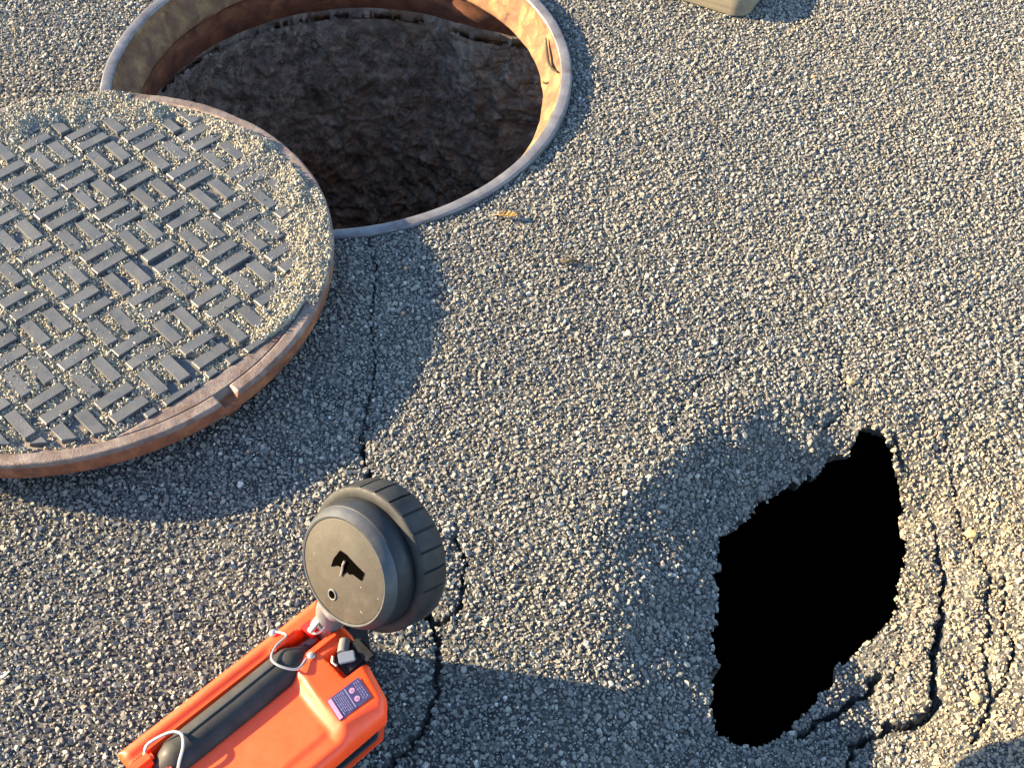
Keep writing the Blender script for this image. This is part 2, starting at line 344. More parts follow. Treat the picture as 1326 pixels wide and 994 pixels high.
# ------------------------------------------------------------ crushed stones
def scatter(pitch, x0, x1, y0, y1, jit=.45):
    gx = np.arange(x0, x1, pitch); gy = np.arange(y0, y1, pitch * .87)
    A, B = np.meshgrid(gx, gy, indexing='ij'); A = A + (np.arange(len(gy)) % 2)[None, :] * pitch * .5
    return (A + rng.uniform(-jit, jit, A.shape) * pitch).ravel(), (B + rng.uniform(-jit, jit, B.shape) * pitch).ravel()
def stones(x, y, z, r, tilt=.22, h=.8, chamf=.74, K=6):
    n_ = len(x); a0 = rng.uniform(0, 2 * np.pi, n_); asp = rng.uniform(.55, 1, n_); rot = rng.uniform(0, np.pi, n_)
    k = np.arange(K); ang = a0[:, None] + (k[None] + rng.uniform(-.32, .32, (n_, K))) * 2 * np.pi / K
    rad = r[:, None] * rng.uniform(.78, 1.15, (n_, K)); px = rad * np.cos(ang); py = rad * np.sin(ang) * asp[:, None]
    cr, sr = np.cos(rot)[:, None], np.sin(rot)[:, None]; qx = px * cr - py * sr; qy = px * sr + py * cr
    tx = rng.normal(0, tilt, n_)[:, None]; ty = rng.normal(0, tilt, n_)[:, None]
    ch = chamf * rng.uniform(.75, 1.15, (n_, K)); tqx, tqy = qx * ch, qy * ch
    top = np.stack([x[:, None] + tqx, y[:, None] + tqy, z[:, None] + tqx * tx + tqy * ty + rng.normal(0, .05, (n_, K)) * r[:, None]], -1)
    hh = (h * r * rng.uniform(.8, 1.3, n_))[:, None]
    bot = np.stack([x[:, None] + qx * 1.06, y[:, None] + qy * 1.06, z[:, None] - hh + qx * tx + qy * ty], -1)
    V = np.concatenate([bot, top], 1).reshape(-1, 3); b0 = (np.arange(n_) * 2 * K)[:, None]
    k2 = (k + 1) % K; Q = np.stack([b0 + k, b0 + k2, b0 + K + k2, b0 + K + k], -1).reshape(-1, 4); T = b0 + K + k[None]
    return V, Q, T
def stone_field(pitch, rmin, rmax, lift, tilt, seedtone, margin=1.0, holemar=-.001):
    x, y = scatter(pitch, X0 + .01, X1 - .01, Y0 + .01, Y1 - .01)
    ok = np.hypot(x - RC[0], y - RC[1]) > RR + rmin
    m = (x > .1) & (x < .55) & (y > -.55) & (y < .02)
    sdv = np.full(x.shape, 1.); sdv[m] = hole_sd(x[m], y[m], HP); ok &= sdv > holemar
    x, y = x[ok], y[ok]; r = rmin + (rmax - rmin) * rng.random(len(x)) ** 2.2
    z, ck = ground_z(x, y)
    ok = (ck < .25) | (rng.random(len(x)) < .12); x, y, r, z, ck = x[ok], y[ok], r[ok], z[ok], ck[ok]
    z = z + lift * (rng.random(len(x)) ** .8) - .0004
    V, Q, T = stones(x, y, z, r, tilt)
    tone = np.clip(rng.beta(2.4, 2.6, len(x)) + rng.normal(0, .05, len(x)), 0, .93); q = rng.random(len(x))
    tone = np.where(q > (.945 if pitch < .005 else .987), .965, tone); tone = np.where(q > .997, 1., tone)
    tan_tint = sstep(.40, .47, x + .02 * fbm(x, y, .06, 301)) * sstep(.03, -.12, y) * (.6 + .4 * fbm(x, y, .05, 305)) * sstep(.95, .6, x)  # tan tint on the stones right of the hole
    return V, Q, T, np.repeat(tone, 12), np.repeat(np.clip(tan_tint, 0, 1), 12)
DD = []; VV, QQ, TT, AA = [], [], [], []; off = 0
for a in ((.0061, .0018, .0046, .0039, .36), (.0041, .0010, .0026, .0022, .42), (.030, .003, .0066, .0028, .2)):
    V, Q, T, A, D_ = stone_field(*a, 0); DD.append(D_); VV.append(V); QQ.append(Q + off); TT.append(T + off); AA.append(A); off += len(V)
gravel = mesh_np('asphalt_stones', np.concatenate(VV), [np.concatenate(QQ), np.concatenate(TT)], [M_stone], attr={'tone': np.concatenate(AA), 'tan_tint': np.concatenate(DD)})
tag(gravel, 'coarse crushed stones bound in the weathered asphalt surface', 'gravel', kind='stuff')

# ------------------------------------------------------------ manhole frame and shaft
MR = tiltM(RC, RZ, RG)
frame = empty('manhole_ring', MR); tag(frame, 'open round cast iron manhole ring set in the asphalt, rust coated inside', 'manhole ring')
def wob(a, s, k=1.):
    def f(T, r, z):
        d = fbm(T * RR / 1., z * 1.0 + .37, s, 71, 4); return r + a * d * k, z + a * .4 * fbm(T * RR, r, s, 77, 3)
    return f
V, F = lathe([(.350, -.06), (.3505, -.004), (.3498, -.0012), (.3488, -.0002), (.3470, 0), (.3352, 0), (.3342, -.0006), (.3335, -.004)], 720, wob(.00025, .03))
o = mesh_np('rim', V, [F], [M_rim], smooth=True, parent=frame)
V, F = lathe([(.3335, -.004), (.3320, -.012), (.3255, -.022), (.3170, -.030), (.3125, -.040), (.3090, -.047), (.3075, -.050), (.309, -.054)], 720, wob(.0016, .035))
o = mesh_np('cover_seat', V, [F], [M_seat], smooth=True, parent=frame); o['label'] = 'ochre rusted sloping seat inside the rim'
def sun_recess(T): return sstep(R(66), R(30), np.abs((T + R(8) + np.pi) % (2 * np.pi) - np.pi))  # added recess: wall moved outward so its sunlit patch stays out of view
w0 = wob(.002, .05)
def skirt(T, r, z): r, z = w0(T, r, z); return r + .105 * sun_recess(T) * sstep(-.053, -.066, z), z
V, F = lathe([(.309, -.054), (.313, -.057), (.318, -.062), (.322, -.070), (.326, -.09), (.333, -.128), (.340, -.131)], 360, skirt)
o = mesh_np('frame_skirt', V, [F], [M_rust], smooth=True, parent=frame)
prof = [(.336, -.10), (.336, -.113)] + [(.337 + .0 * k, -.126 - .0075 * k) for k in range(1, 2)] + [(.337, -.126 - .0036 * k) for k in range(2, 350)]
def rough(T, r, z):
    u = T * .35; per = np.minimum(T, 2 * np.pi - T)           # fade the seam
    f = sstep(0, .12, per)
    d = .020 * fbm(u, z, .11, 91, 5) + .007 * np.abs(fbm(u, z, .03, 95, 4)) + .0025 * fbm(u, z, .009, 99, 3)
    return r + f * d * sstep(-.13, -.16, z) * 1.0, z
rough2 = lambda T, r, z: (r + sstep(0, .12, np.minimum(T, 2 * np.pi - T)) * (.020 * fbm(T * .35, z, .11, 91, 5) + .022 * np.abs(fbm(T * .35, z, .035, 95, 4)) + .005 * fbm(T * .35, z, .009, 99, 3)) * sstep(.125, .20, -z) + .105 * sun_recess(T) * sstep(-.03, -.08, z), z)
V, F = lathe(prof, 900, rough2)
shaft = mesh_np('manhole_shaft', V + np.array([RC[0], RC[1], .0]), [F], [M_mud], smooth=True)
tag(shaft, 'rough mud-caked wall of the dark manhole shaft below the iron frame', 'shaft wall')
T_ = rng.uniform(-.3, np.pi + .4, 14000); Z_ = -.13 - .95 * rng.random(14000) ** 1.3
keep_ = fbm(T_ * .35, Z_, .07, 401, 3) > -.12; T_, Z_ = T_[keep_], Z_[keep_]; T_ = T_ % (2 * np.pi)
r0_, _ = rough2(T_, np.full(T_.shape, .337), Z_)
V, Q, Tt = stones(np.zeros(len(T_)), np.zeros(len(T_)), np.zeros(len(T_)), .0016 + .0085 * rng.random(len(T_)) ** 3, .5, 1.3, .7)
TT_ = np.repeat(T_, 12); rr = np.repeat(r0_, 12) - V[:, 2] - .002; aa = TT_ + V[:, 0] / .35
V = np.stack([rr * np.cos(aa) + RC[0], rr * np.sin(aa) + RC[1], np.repeat(Z_, 12) + V[:, 1]], -1)
o = mesh_np('crumbling_mud', V, [Q, Tt], [M_mud], parent=shaft); tag(o, kind='stuff')
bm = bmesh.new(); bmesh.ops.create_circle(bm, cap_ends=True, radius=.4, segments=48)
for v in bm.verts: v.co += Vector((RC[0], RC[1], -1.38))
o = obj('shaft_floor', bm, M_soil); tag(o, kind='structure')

# dried stem lying on the seat
def on_seat(a, d, lift=.0015):
    rr = .3335 - .022 * d; zz = -.006 - .040 * d
    return MR @ Vector(((rr - lift) * math.cos(a), (rr - lift) * math.sin(a), zz + lift))
bm = bmesh.new(); tube(bm, smooth_path([on_seat(a, d, l) for a, d, l in ((.30, .22, .002), (.25, .34, .003), (.20, .42, .004), (.14, .45, .004), (.08, .34, .003), (.03, .14, .002))]), [.0012 + .0012 * math.sin(math.pi * min(1, k / 30)) for k in range(31)], 7)
o = obj('withered_twig', bm, M_twig); tag(o, 'thin dark curled stem lying on the sunlit ochre seat of the manhole frame', 'stem')
bm = bmesh.new(); tube(bm, smooth_path([on_seat(a, d, l) for a, d, l in ((.09, .98, .002), (.065, .9, .004), (.05, .78, .003), (.04, .7, .002))]), .0016, 7)
o = obj('withered_twig', bm, M_twig); tag(o, 'short dark crumb of stem at the lower edge of the ochre seat', 'stem')

# ------------------------------------------------------------ manhole cover
ML = tiltM(LC, LZ, LG)
cover = empty('manhole_cover', ML); tag(cover, 'round iron manhole cover with basket-weave tread full of grit, leaning on the open frame', 'manhole cover')
A1 = np.array([.0377, -.0374]); B1 = np.array([.0384, .0415]); O1 = np.array([-.0302, -.0083])
NOT = [R(-43.5), R(136.5)]
def adiff(a, b): return (a - b + np.pi) % (2 * np.pi) - np.pi
def boss(T, r):                                       # plain crescent beside each lifting notch
    o_ = 0
    for a in NOT: o_ = np.maximum(o_, sstep(-.003, .002, r - (.3115 - .021 * np.clip(1 - (adiff(T, a) / .42) ** 2, 0, 1))) * (np.abs(adiff(T, a)) < .42))
    return o_
def rimf(T, r, z):
    topm = (z > -.012) & (r > .28)
    z2 = np.where((r < .3125) & (r > .28), np.maximum(z, -.0062 + .0042 * boss(T, r)), z)
    x, y = r * np.cos(T), r * np.sin(T)
    for a in NOT:
        lx = x * math.cos(a) + y * math.sin(a); ly = -x * math.sin(a) + y * math.cos(a)
        d = np.maximum(np.abs(ly) / .0105, np.abs(lx - .325) / .0115)
        z2 = np.where(topm | (r > .325), np.where(z2 > -.020, z2 - .013 * sstep(1.15, .8, d), z2), z2)
    w_ = .0005 * fbm(T * .33, r, .012, 61, 3) + .0008 * fbm(T * .33, r, .05, 65, 3)
    return r + w_ * (r > .32), z2 + w_ * topm
rp = [(.282, -.0066)] + [(.282 + .0013 * k, -.0062) for k in range(1, 24)] + [(.3125, -.0055), (.3138, -.0012), (.3150, -.0003)] + [(.3150 + .0011 * k, 0) for k in range(1, 12)] + [(.3285, -.0006), (.3298, -.0022), (.3302, -.006), (.3300, -.010), (.3296, -.016), (.3290, -.0215), (.3276, -.0262), (.3255, -.0278), (.26, -.0278), (.2, -.024), (.01, -.024)]
V, F = lathe(rp, 1080, rimf)
c_ = V[F].mean(1); rr_ = np.hypot(c_[:, 0], c_[:, 1]); side = ((c_[:, 2] < -.0045) & (rr_ > .318)) | (c_[:, 2] < -.012)
o = mesh_np('rim', V, [F], [M_lidrim, M_rust], smooth=True, parent=cover, fmat=side.astype(int))
o['label'] = 'rust tinged raised rim with a lifting notch'
# plate and tread bars
bm = bmesh.new(); bmesh.ops.create_circle(bm, cap_ends=True, radius=.285, segments=128)
for v in bm.verts: v.co.z = -.0068
for f in bm.faces: f.material_index = 0
def clip(P, n_, d):
    o_ = []
    for i in range(len(P)):
        a, c = P[i], P[(i + 1) % len(P)]; da = n_ @ a - d; dc = n_ @ c - d
        if da <= 0: o_.append(a)
        if (da < 0) != (dc < 0): o_.append(a + (c - a) * da / (da - dc))
    return o_
ca = [np.array([math.cos(2 * math.pi * k / 60), math.sin(2 * math.pi * k / 60)]) for k in range(60)]
au, bu = A1 / np.hypot(*A1), B1 / np.hypot(*B1)
for i in range(-12, 13):
    for j in range(-12, 13):
        c0 = O1 + A1 * i + B1 * j
        if np.hypot(*c0) > .36: continue
        du, st = (bu, A1) if (i + j) % 2 == 0 else (au, B1)
        for s in (-1, 1):
            c = c0 + st * .25 * s * 1.04; nu = np.array([-du[1], du[0]]); c = c + rng.normal(0, .0004, 2)
            hl, hw = .0224 + rng.normal(0, .0004), .0073 + rng.normal(0, .0002)
            P = [c + du * hl * a + nu * hw * e for a, e in ((-1, -1), (1, -1), (1, 1), (-1, 1))]
            for q in ca:
                lim = .301
                P = clip(P, q, lim)
                if len(P) < 3: break
            if len(P) < 3: continue
            for a in NOT: 
                q = np.array([math.cos(a), math.sin(a)]); P = clip(P, q, .289)
                if len(P) < 3: break
            if len(P) < 3: continue
            P = np.array(P); ctr = P.mean(0); area = .5 * abs(sum(P[k][0] * P[k - 1][1] - P[k - 1][0] * P[k][1] for k in range(len(P))))
            if area < 5e-5: continue
            zt = -.0002 + rng.normal(0, .00015); ring = []
            for sc, z_ in ((.0006, -.008), (0, -.0012), (-.0009, zt)):
                L = np.linalg.norm(P - ctr, axis=1)[:, None]; Q = P + (P - ctr) / L * sc * 1.3
                ring.append([bm.verts.new((p[0], p[1], z_)) for p in Q])
            m_ = len(P)
            for u, v_ in zip(ring[:-1], ring[1:]):
                for k in range(m_):
                    f = bm.faces.new((u[k], u[(k + 1) % m_], v_[(k + 1) % m_], v_[k])); f.material_index = 1
            f = bm.faces.new(ring[-1]); f.material_index = 1
o = obj('tread_plate', bm, [M_plate, M_bar], cover)

# grit on the cover
def grit_level(x, y):
    r = np.hypot(x, y); T = np.arctan2(y, x)
    lv = -.0040 + .0034 * fbm(x, y, .05, 121, 3) + .0034 * fbm(x, y, .013, 125, 3)
    e1 = sstep(.262, .305, r + .012 * fbm(x, y, .05, 131)) * sstep(.95, .62, np.abs(adiff(T, R(16))))   # heap on the right
    e1 = np.maximum(e1, sstep(.27, .30, r) * .8 * sstep(.5, .25, np.abs(adiff(T, R(48)))))
    e2 = sstep(.25, .29, r + .02 * fbm(x, y, .04, 135)) * sstep(.48, .30, np.abs(adiff(T, R(100))))
    e = np.maximum(e1, e2); lv = lv + e * (.0075 + .0025 * fbm(x, y, .03, 141, 3))
    onr = sstep(.311, .314, r)                                        # rim stays bare apart from the two spills
    cov = np.maximum(sstep(.42, .30, np.abs(adiff(T, R(6)))), .95 * sstep(.34, .24, np.abs(adiff(T, R(103)))))
    cov = np.maximum(cov, .75 * sstep(.45, .2, np.abs(adiff(T, R(35)))) * sstep(.325, .316, r))
    lv = np.where(r > .311, lv * (1 - onr * (1 - cov)) - .012 * onr * (1 - cov), lv)
    cres = 0
    for a in NOT[:1]: cres = np.maximum(cres, sstep(0, .004, r - (.3085 - .019 * np.clip(1 - (adiff(T, a) / .42) ** 2, 0, 1))) * (np.abs(adiff(T, a)) < .44))
    lv = lv - .01 * cres
    lv = np.where(e < .05, np.minimum(lv, -.0024), lv); bare = sstep(.15, .4, fbm(x, y, .035, 151, 3)); lv = lv - .003 * bare * (1 - e)
    return lv - .008 * sstep(.3255, .3295, r)
gr = np.linspace(.002, .3292, 170); gth = np.linspace(0, 2 * np.pi, 700, endpoint=False)
RR2, TH2 = np.meshgrid(gr, gth); X, Y = RR2 * np.cos(TH2), RR2 * np.sin(TH2); Z = grit_level(X, Y) - .0010
m = len(gr); i = np.arange(700)[:, None]; j = np.arange(m - 1)[None]; F = np.stack(np.broadcast_arrays(i * m + j, ((i + 1) % 700) * m + j, ((i + 1) % 700) * m + j + 1, i * m + j + 1), -1).reshape(-1, 4)
Vs = np.stack([X, Y, Z], -1).reshape(-1, 3)
floor_ = np.where(RR2 < .3125, -.0075, -.0012)
kf = (Z.reshape(-1)[F].max(1) > floor_.reshape(-1)[F].max(1) - .001)
VV, QQ, TT, AA = [Vs], [F[kf]], [], [np.zeros(len(Vs))]; off = len(Vs); qm = [np.zeros(kf.sum(), int)]
for pitch, r0, r1, li in ((.0032, .0009, .0020, .0022), (.0056, .0015, .0036, .0026), (.022, .0025, .0045, .003)):
    x, y = scatter(pitch, -.33, .33, -.33, .33); r = np.hypot(x, y); z = grit_level(x, y)
    fl = np.where(r < .3125, -.0068, -.0004); fl = np.where((r > .29) & (r < .3125), np.maximum(fl, -.0062 + .0042 * boss(np.arctan2(y, x), r)), fl)
    ok = (r < .3275) & (z > fl + .0003 - .0010 * rng.random(len(x)) ** 2)
    x, y, z, fl = x[ok], y[ok], z[ok], fl[ok]
    if pitch > .02: kk = rng.random(len(x)) < .5; x, y, z, fl = x[kk], y[kk], z[kk], fl[kk]
    rs = r0 + (r1 - r0) * rng.random(len(x)) ** 2; z = np.maximum(z, fl) + li * rng.random(len(x))
    V, Q, T = stones(x, y, z, rs, .7, 1.2, .66); VV.append(V); QQ.append(Q + off); TT.append(T + off); off += len(V); qm.append(np.ones(len(Q), int))
    AA.append(np.repeat(np.clip(rng.beta(2.5, 2.2, len(x)), 0, .95) * .97, 12))
TT = np.concatenate(TT)
grit = mesh_np('grit', np.concatenate(VV), [np.concatenate(QQ), TT], [M_sand, M_grit], attr={'tone': np.concatenate(AA)}, fmat=np.concatenate(qm + [np.ones(len(TT), int)]))
grit.matrix_world = ML; tag(grit, 'pale sandy grit lying between the treads of the manhole cover', 'grit', kind='stuff')

# ------------------------------------------------------------ lantern
LT = R(44.5); MLn = Matrix.Translation((-.27, -.53, .004)) @ Matrix.Rotation(LT, 4, 'Z')
lan = empty('lantern', MLn); tag(lan, 'orange hand lantern with black handle and round black lamp head, standing on the asphalt', 'lantern')
def xF(y): return np.where(y > -.001, .178, np.where(y > -.070, .178 + (y + .001) / .069 * .017, .161 + (y + .070) / .012 * .011))
XB, YL, YR = -.038, .050, -.082
def Hb(x, y):
    z = .1385 + sstep(.100, .118, x) * (.0075 - .115 * np.clip(x - .115, 0, .1)) * sstep(.03, -.01, y) * sstep(-.084, -.066, y)
    val = .1365 + np.clip((-.004 - y) / .056, 0, 1) * .0035               # ramp that rises to the right
    val = np.where(y > -.004, .1365 - .020 * sstep(-.004, .004, y) * sstep(.033, .026, y), val)
    inside = sstep(.041, .034, y) * sstep(-.066, -.058, y) * sstep(-.046, -.036, x) * sstep(.121 + .2 * np.clip(-y - .01, 0, .05) * -1, .106 + .2 * np.clip(-y - .01, 0, .05) * -1, x)
    z = z + (val - z) * inside
    slot = sstep(.033, .030, y) * sstep(.010, .013, y) * sstep(.112, .118, x); z = z - .018 * slot
    pk = sstep(-.004, -.008, y) * sstep(-.034, -.030, y) * sstep(.143, .147, x) * sstep(.174, .170, x); z = z - .012 * pk
    ed_ = np.minimum(np.minimum(YL - y, y - YR), np.minimum(x - XB, xF(y) - x)); q = np.clip(1 - ed_ / .009, 0, 1)
    return z - .009 * (1 - np.sqrt(1 - q * q * .98))
nu_, nv_ = 150, 90
# denser rows near the borders so that they round over
def ease(n_): t = np.linspace(0, 1, n_); return t * .7 + .3 * (1 - np.cos(np.pi * t)) / 2
vv = YR + (YL - YR) * ease(nv_); uu = ease(nu_)
Yg = np.repeat(vv[None], nu_, 0); Xg = XB + (xF(Yg) - XB) * uu[:, None]; Zg = Hb(Xg, Yg)
V = np.stack([Xg, Yg, Zg], -1).reshape(-1, 3); ii = np.arange(nu_ * nv_).reshape(nu_, nv_)
F = np.stack([ii[:-1, :-1], ii[1:, :-1], ii[1:, 1:], ii[:-1, 1:]], -1).reshape(-1, 4)
bd = np.concatenate([ii[:, 0], ii[-1, 1:], ii[-2::-1, -1], ii[0, -2:0:-1]]); nb = len(bd); Bv = V[bd].copy(); cen = np.array([.06, -.016])
V = list(V); Fs = [F]; prev = bd
for z_, ins in ((.119, .0), (.1145, .0012), (.1135, .004), (.1132, .0135)):
    q = Bv.copy(); dd = q[:, :2] - cen; q[:, 0] -= np.sign(dd[:, 0]) * np.minimum(np.abs(dd[:, 0]), ins); q[:, 1] -= np.sign(dd[:, 1]) * np.minimum(np.abs(dd[:, 1]), ins); q[:, 2] = z_
    st = len(V); V += list(q); cur = np.arange(st, st + nb); Fs.append(np.stack([prev, np.roll(prev, -1), np.roll(cur, -1), cur], 1)[:, ::-1]); prev = cur
body = mesh_np('housing', np.array(V), Fs, [M_or], smooth=True, parent=lan)
body.data.set_sharp_from_angle(angle=R(50))
OUT = [(XB, YR), (.148, YR), (.1605, -.070), (.1775, -.002), (.1775, YL), (XB, YL)]
def prism(bm, levels):
    rings = []
    for z_, ins in levels:
        q = []; cap = min(ins, .0125)
        for x, y in OUT: q.append(bm.verts.new((x - math.copysign(cap, x - cen[0]), y - (cap if y > cen[1] else -ins), z_)))
        rings.append(q)
    for a, c in zip(rings[:-1], rings[1:]):
        for k in range(6): bm.faces.new((a[k], a[(k + 1) % 6], c[(k + 1) % 6], c[k]))
    bm.faces.new(rings[0]); bm.faces.new(rings[-1])
bm = bmesh.new(); prism(bm, [(.0, .040), (.004, .037), (.03, .032), (.076, .014), (.0812, .0065), (.0872, .006), (.0885, .0068), (.0892, .0105), (.116, .010)]); obj('base', bm, M_rub, lan)
bm = bmesh.new(); prism(bm, [(.0828, .0085), (.0830, .0034), (.0862, .0028), (.0865, .0085)]); obj('rail', bm, M_or, lan)
bm = bmesh.new(); box(bm, (.190, .034, .052), (.040, .028, .104), .004); obj('shadow_foot', bm, M_rub, lan, smooth=True)  # added block under the head so the lantern's shadow begins nearer
# handle
bm = bmesh.new(); P = smooth_path([(-.034, .0135, .121), (-.022, .0135, .126), (-.012, .013, .129), (.002, .0125, .1305), (.065, .0125, .131), (.115, .0135, .1305), (.130, .014, .130), (.142, .016, .128)], 5)
rad = [.007 + .0108 * min(1, max(0, (p.x + .026) / .022)) * min(1, max(0, (.140 - p.x) / .018)) for p in P]
tube(bm, P, rad, 28); h = obj('handle', bm, M_rub2, lan, smooth=True)
bm = bmesh.new(); tube(bm, [(.012, .0155, .1483), (.06, .0155, .1487), (.112, .0165, .1482)], .0012, 8); obj('seam', bm, M_rub, h)
bm = bmesh.new(); box(bm, (.140, .021, .128), (.026, .007, .006), .001); obj('handle_strap', bm, M_gry, lan)
bm = bmesh.new(); box(bm, (-.030, .0135, .126), (.03, .008, .006), .001); obj('handle_strap', bm, M_gry, lan)
# wire bails
bm = bmesh.new(); tube(bm, smooth_path([(.128, .047, .139), (.132, .034, .144), (.118, .030, .148), (.1075, .022, .1505), (.1085, .010, .1515), (.118, -.001, .149), (.131, .003, .1455)], 6), .0012, 8); obj('wire_bail', bm, M_chrome, lan, smooth=True)
bm = bmesh.new(); tube(bm, smooth_path([(-.022, .030, .139), (-.014, .034, .143), (.004, .027, .149), (.010, .018, .1510), (.005, .008, .1510), (-.006, .000, .146), (-.014, -.006, .137)], 6), .0014, 8); obj('wire_bail', bm, M_chrome, lan, smooth=True)
for x, y in ((.136, .003), (.126, .047)):
    bm = bmesh.new(); bmesh.ops.create_uvsphere(bm, u_segments=18, v_segments=10, radius=.0038)
    for v in bm.verts: v.co = Vector((v.co.x + x, v.co.y * 1.0 + y, v.co.z * .5 + (.1445 if y < .02 else .139)))
    obj('rivet', bm, M_chrome, lan, smooth=True)
# raised blocks either side of the mounting slot
bm = bmesh.new(); box(bm, (.128, .035, .138), (.030, .009, .012), .003); obj('slot_cheek', bm, M_or, lan, smooth=True)
bm = bmesh.new(); box(bm, (.150, .0055, .139), (.036, .009, .010), .003); obj('slot_cheek', bm, M_or, lan, smooth=True)
bm = bmesh.new(); box(bm, (-.032, .0245, .136), (.030, .011, .016), .003); obj('slot_cheek', bm, M_or, lan, smooth=True)
bm = bmesh.new(); box(bm, (-.026, .001, .136), (.034, .012, .016), .003); obj('slot_cheek', bm, M_or, lan, smooth=True)
bm = bmesh.new(); vs = [bm.verts.new(p) for p in ((.147, .034, .141), (.158, .034, .141), (.158, .024, .141), (.149, .022, .141))]; g = bmesh.ops.extrude_face_region(bm, geom=[bm.faces.new(vs)])
for v in g['geom']:
    if isinstance(v, bmesh.types.BMVert): v.co.z -= .012
obj('release_button', bm, M_red, lan)
# switch
bm = bmesh.new(); box(bm, (.163, -.020, .131), (.026, .025, .014), .003); box(bm, (.174, -.0235, .138), (.010, .026, .012), .002)
sw = obj('switch', bm, M_rub, lan, smooth=True)
bm = bmesh.new(); tube(bm, [(.168, -.004, .139), (.158, -.014, .142)], .0052, 14); obj('toggle', bm, M_gry, sw, smooth=True)
bm = bmesh.new(); box(bm, (0, 0, 0), (.015, .010, .004), .001, Matrix.Translation((.158, -.0195, .1435)) @ Matrix.Rotation(R(-30), 4, 'Z') @ Matrix.Rotation(R(18), 4, 'X')); obj('lever', bm, M_chrome, sw, smooth=True)
bm = bmesh.new(); tube(bm, [(.150, -.010, .142), (.146, -.014, .142), (.147, -.019, .141)], .0013, 8); obj('pin', bm, M_chrome, sw, smooth=True)
# warning label: dark panel, pink strip, two round signs and lines of small print
def lab(u, v_, z_=.0): # u along the label's length (away from strip), v across
    a = Vector((.1185, -.0410)); e1 = Vector((.0355, .0)); e2 = Vector((-.0035, -.0225)); p = a + e1 * u + e2 * v_; return (p.x, p.y, float(Hb(np.array(p.x), np.array(p.y))) + z_ + .0007)
def quad(bm, u0, u1, v0, v1, z_, mi):
    f = bm.faces.new([bm.verts.new(lab(*p, z_)) for p in ((u0, v0), (u0, v1), (u1, v1), (u1, v0))]); f.material_index = mi
bm = bmesh.new(); quad(bm, 0, 1, 0, 1, .0002, 0); quad(bm, .02, .13, .04, .96, .0004, 1)
for k, u in enumerate((.2, .25, .30, .35, .40, .45)):
    v0 = .06; e = .95 - .12 * rng.random()
    while v0 < e: l_ = rng.uniform(.06, .2); quad(bm, u - .012, u + .006, v0, min(e, v0 + l_), .0004, 2); v0 += l_ + .035
quad(bm, .515, .545, .05, .95, .0004, 2)
for k, u in enumerate((.8, .86, .92)):
    v0 = .08
    while v0 < .9: l_ = rng.uniform(.05, .14); quad(bm, u, u + .022, v0, v0 + l_, .0004, 2); v0 += l_ + .05
for v_ in (.3, .7):
    for ra, mi, z_ in ((.115, 1, .0004), (.06, 2, .0006)):
        f = bm.faces.new([bm.verts.new(lab(.67 + ra * .64 * math.cos(t), v_ + ra * math.sin(t), z_)) for t in np.linspace(0, 2 * np.pi, 20, endpoint=False)]); f.material_index = mi
obj('warning_label', bm, [M_lb, M_lp, M_lw], lan)
# lamp head : local axis z' points from the back plate to the lens
FACE = Vector((-.1425, -.3925, .228)); AZ, TI = R(47), R(27)
ax = Vector((math.cos(AZ) * math.cos(TI), math.sin(AZ) * math.cos(TI), -math.sin(TI)))
ux = Vector((-math.sin(AZ), math.cos(AZ), 0)); uy = ax.cross(ux)
HS = .865
MHw = Matrix(((ux.x, uy.x, ax.x, FACE.x), (ux.y, uy.y, ax.y, FACE.y), (ux.z, uy.z, ax.z, FACE.z), (0, 0, 0, 1))); MH = MLn.inverted() @ MHw
def headpart(name, prof, mt, parent, n_=96, fr=None, smooth=True):
    V, F = lathe(prof, n_, fr); V4 = np.c_[V * HS, np.ones(len(V))] @ np.array(MH).T; o_ = mesh_np(name, V4[:, :3], [F], mt if isinstance(mt, list) else [mt], smooth=smooth, parent=parent); o_.data.set_sharp_from_angle(angle=R(50)); return o_
head = headpart('lamp_head', [(.0008, .004), (.0555, .004), (.0555, -.0008), (.0575, -.0012), (.0612, .003), (.0632, .006), (.0645, .0095)], M_bez, lan)
headpart('rubber_sleeve', [(.060, .008), (.0645, .0095), (.0655, .0105), (.0668, .022), (.0674, .031), (.0660, .0335), (.060, .036)], M_rub, head)
def ribs(T, r, z):
    k = (T * 24 / (2 * np.pi)) % 1; q = sstep(.0, .03, k) * sstep(.14, .11, k); return r - .0030 * q * (r > .0765) * (z > .0335), z
headpart('lens_ring', [(.062, .035), (.0665, .0325), (.0680, .0318), (.0755, .0322), (.0775, .0335), (.0782, .037), (.0788, .052), (.0780, .066), (.0750, .0695), (.070, .0695), (.069, .066)], [M_rub2], head, 960, ribs)
headpart('lens', [(.0005, .0665), (.0695, .0665)], M_lens, head)
headpart('back_plate', [(.0005, -.0006), (.0540, -.0006), (.0550, -.0002), (.0553, .003)], M_face, head)
def hp(u, v_, z_=-.0012): return MH @ Vector((u, v_, z_))
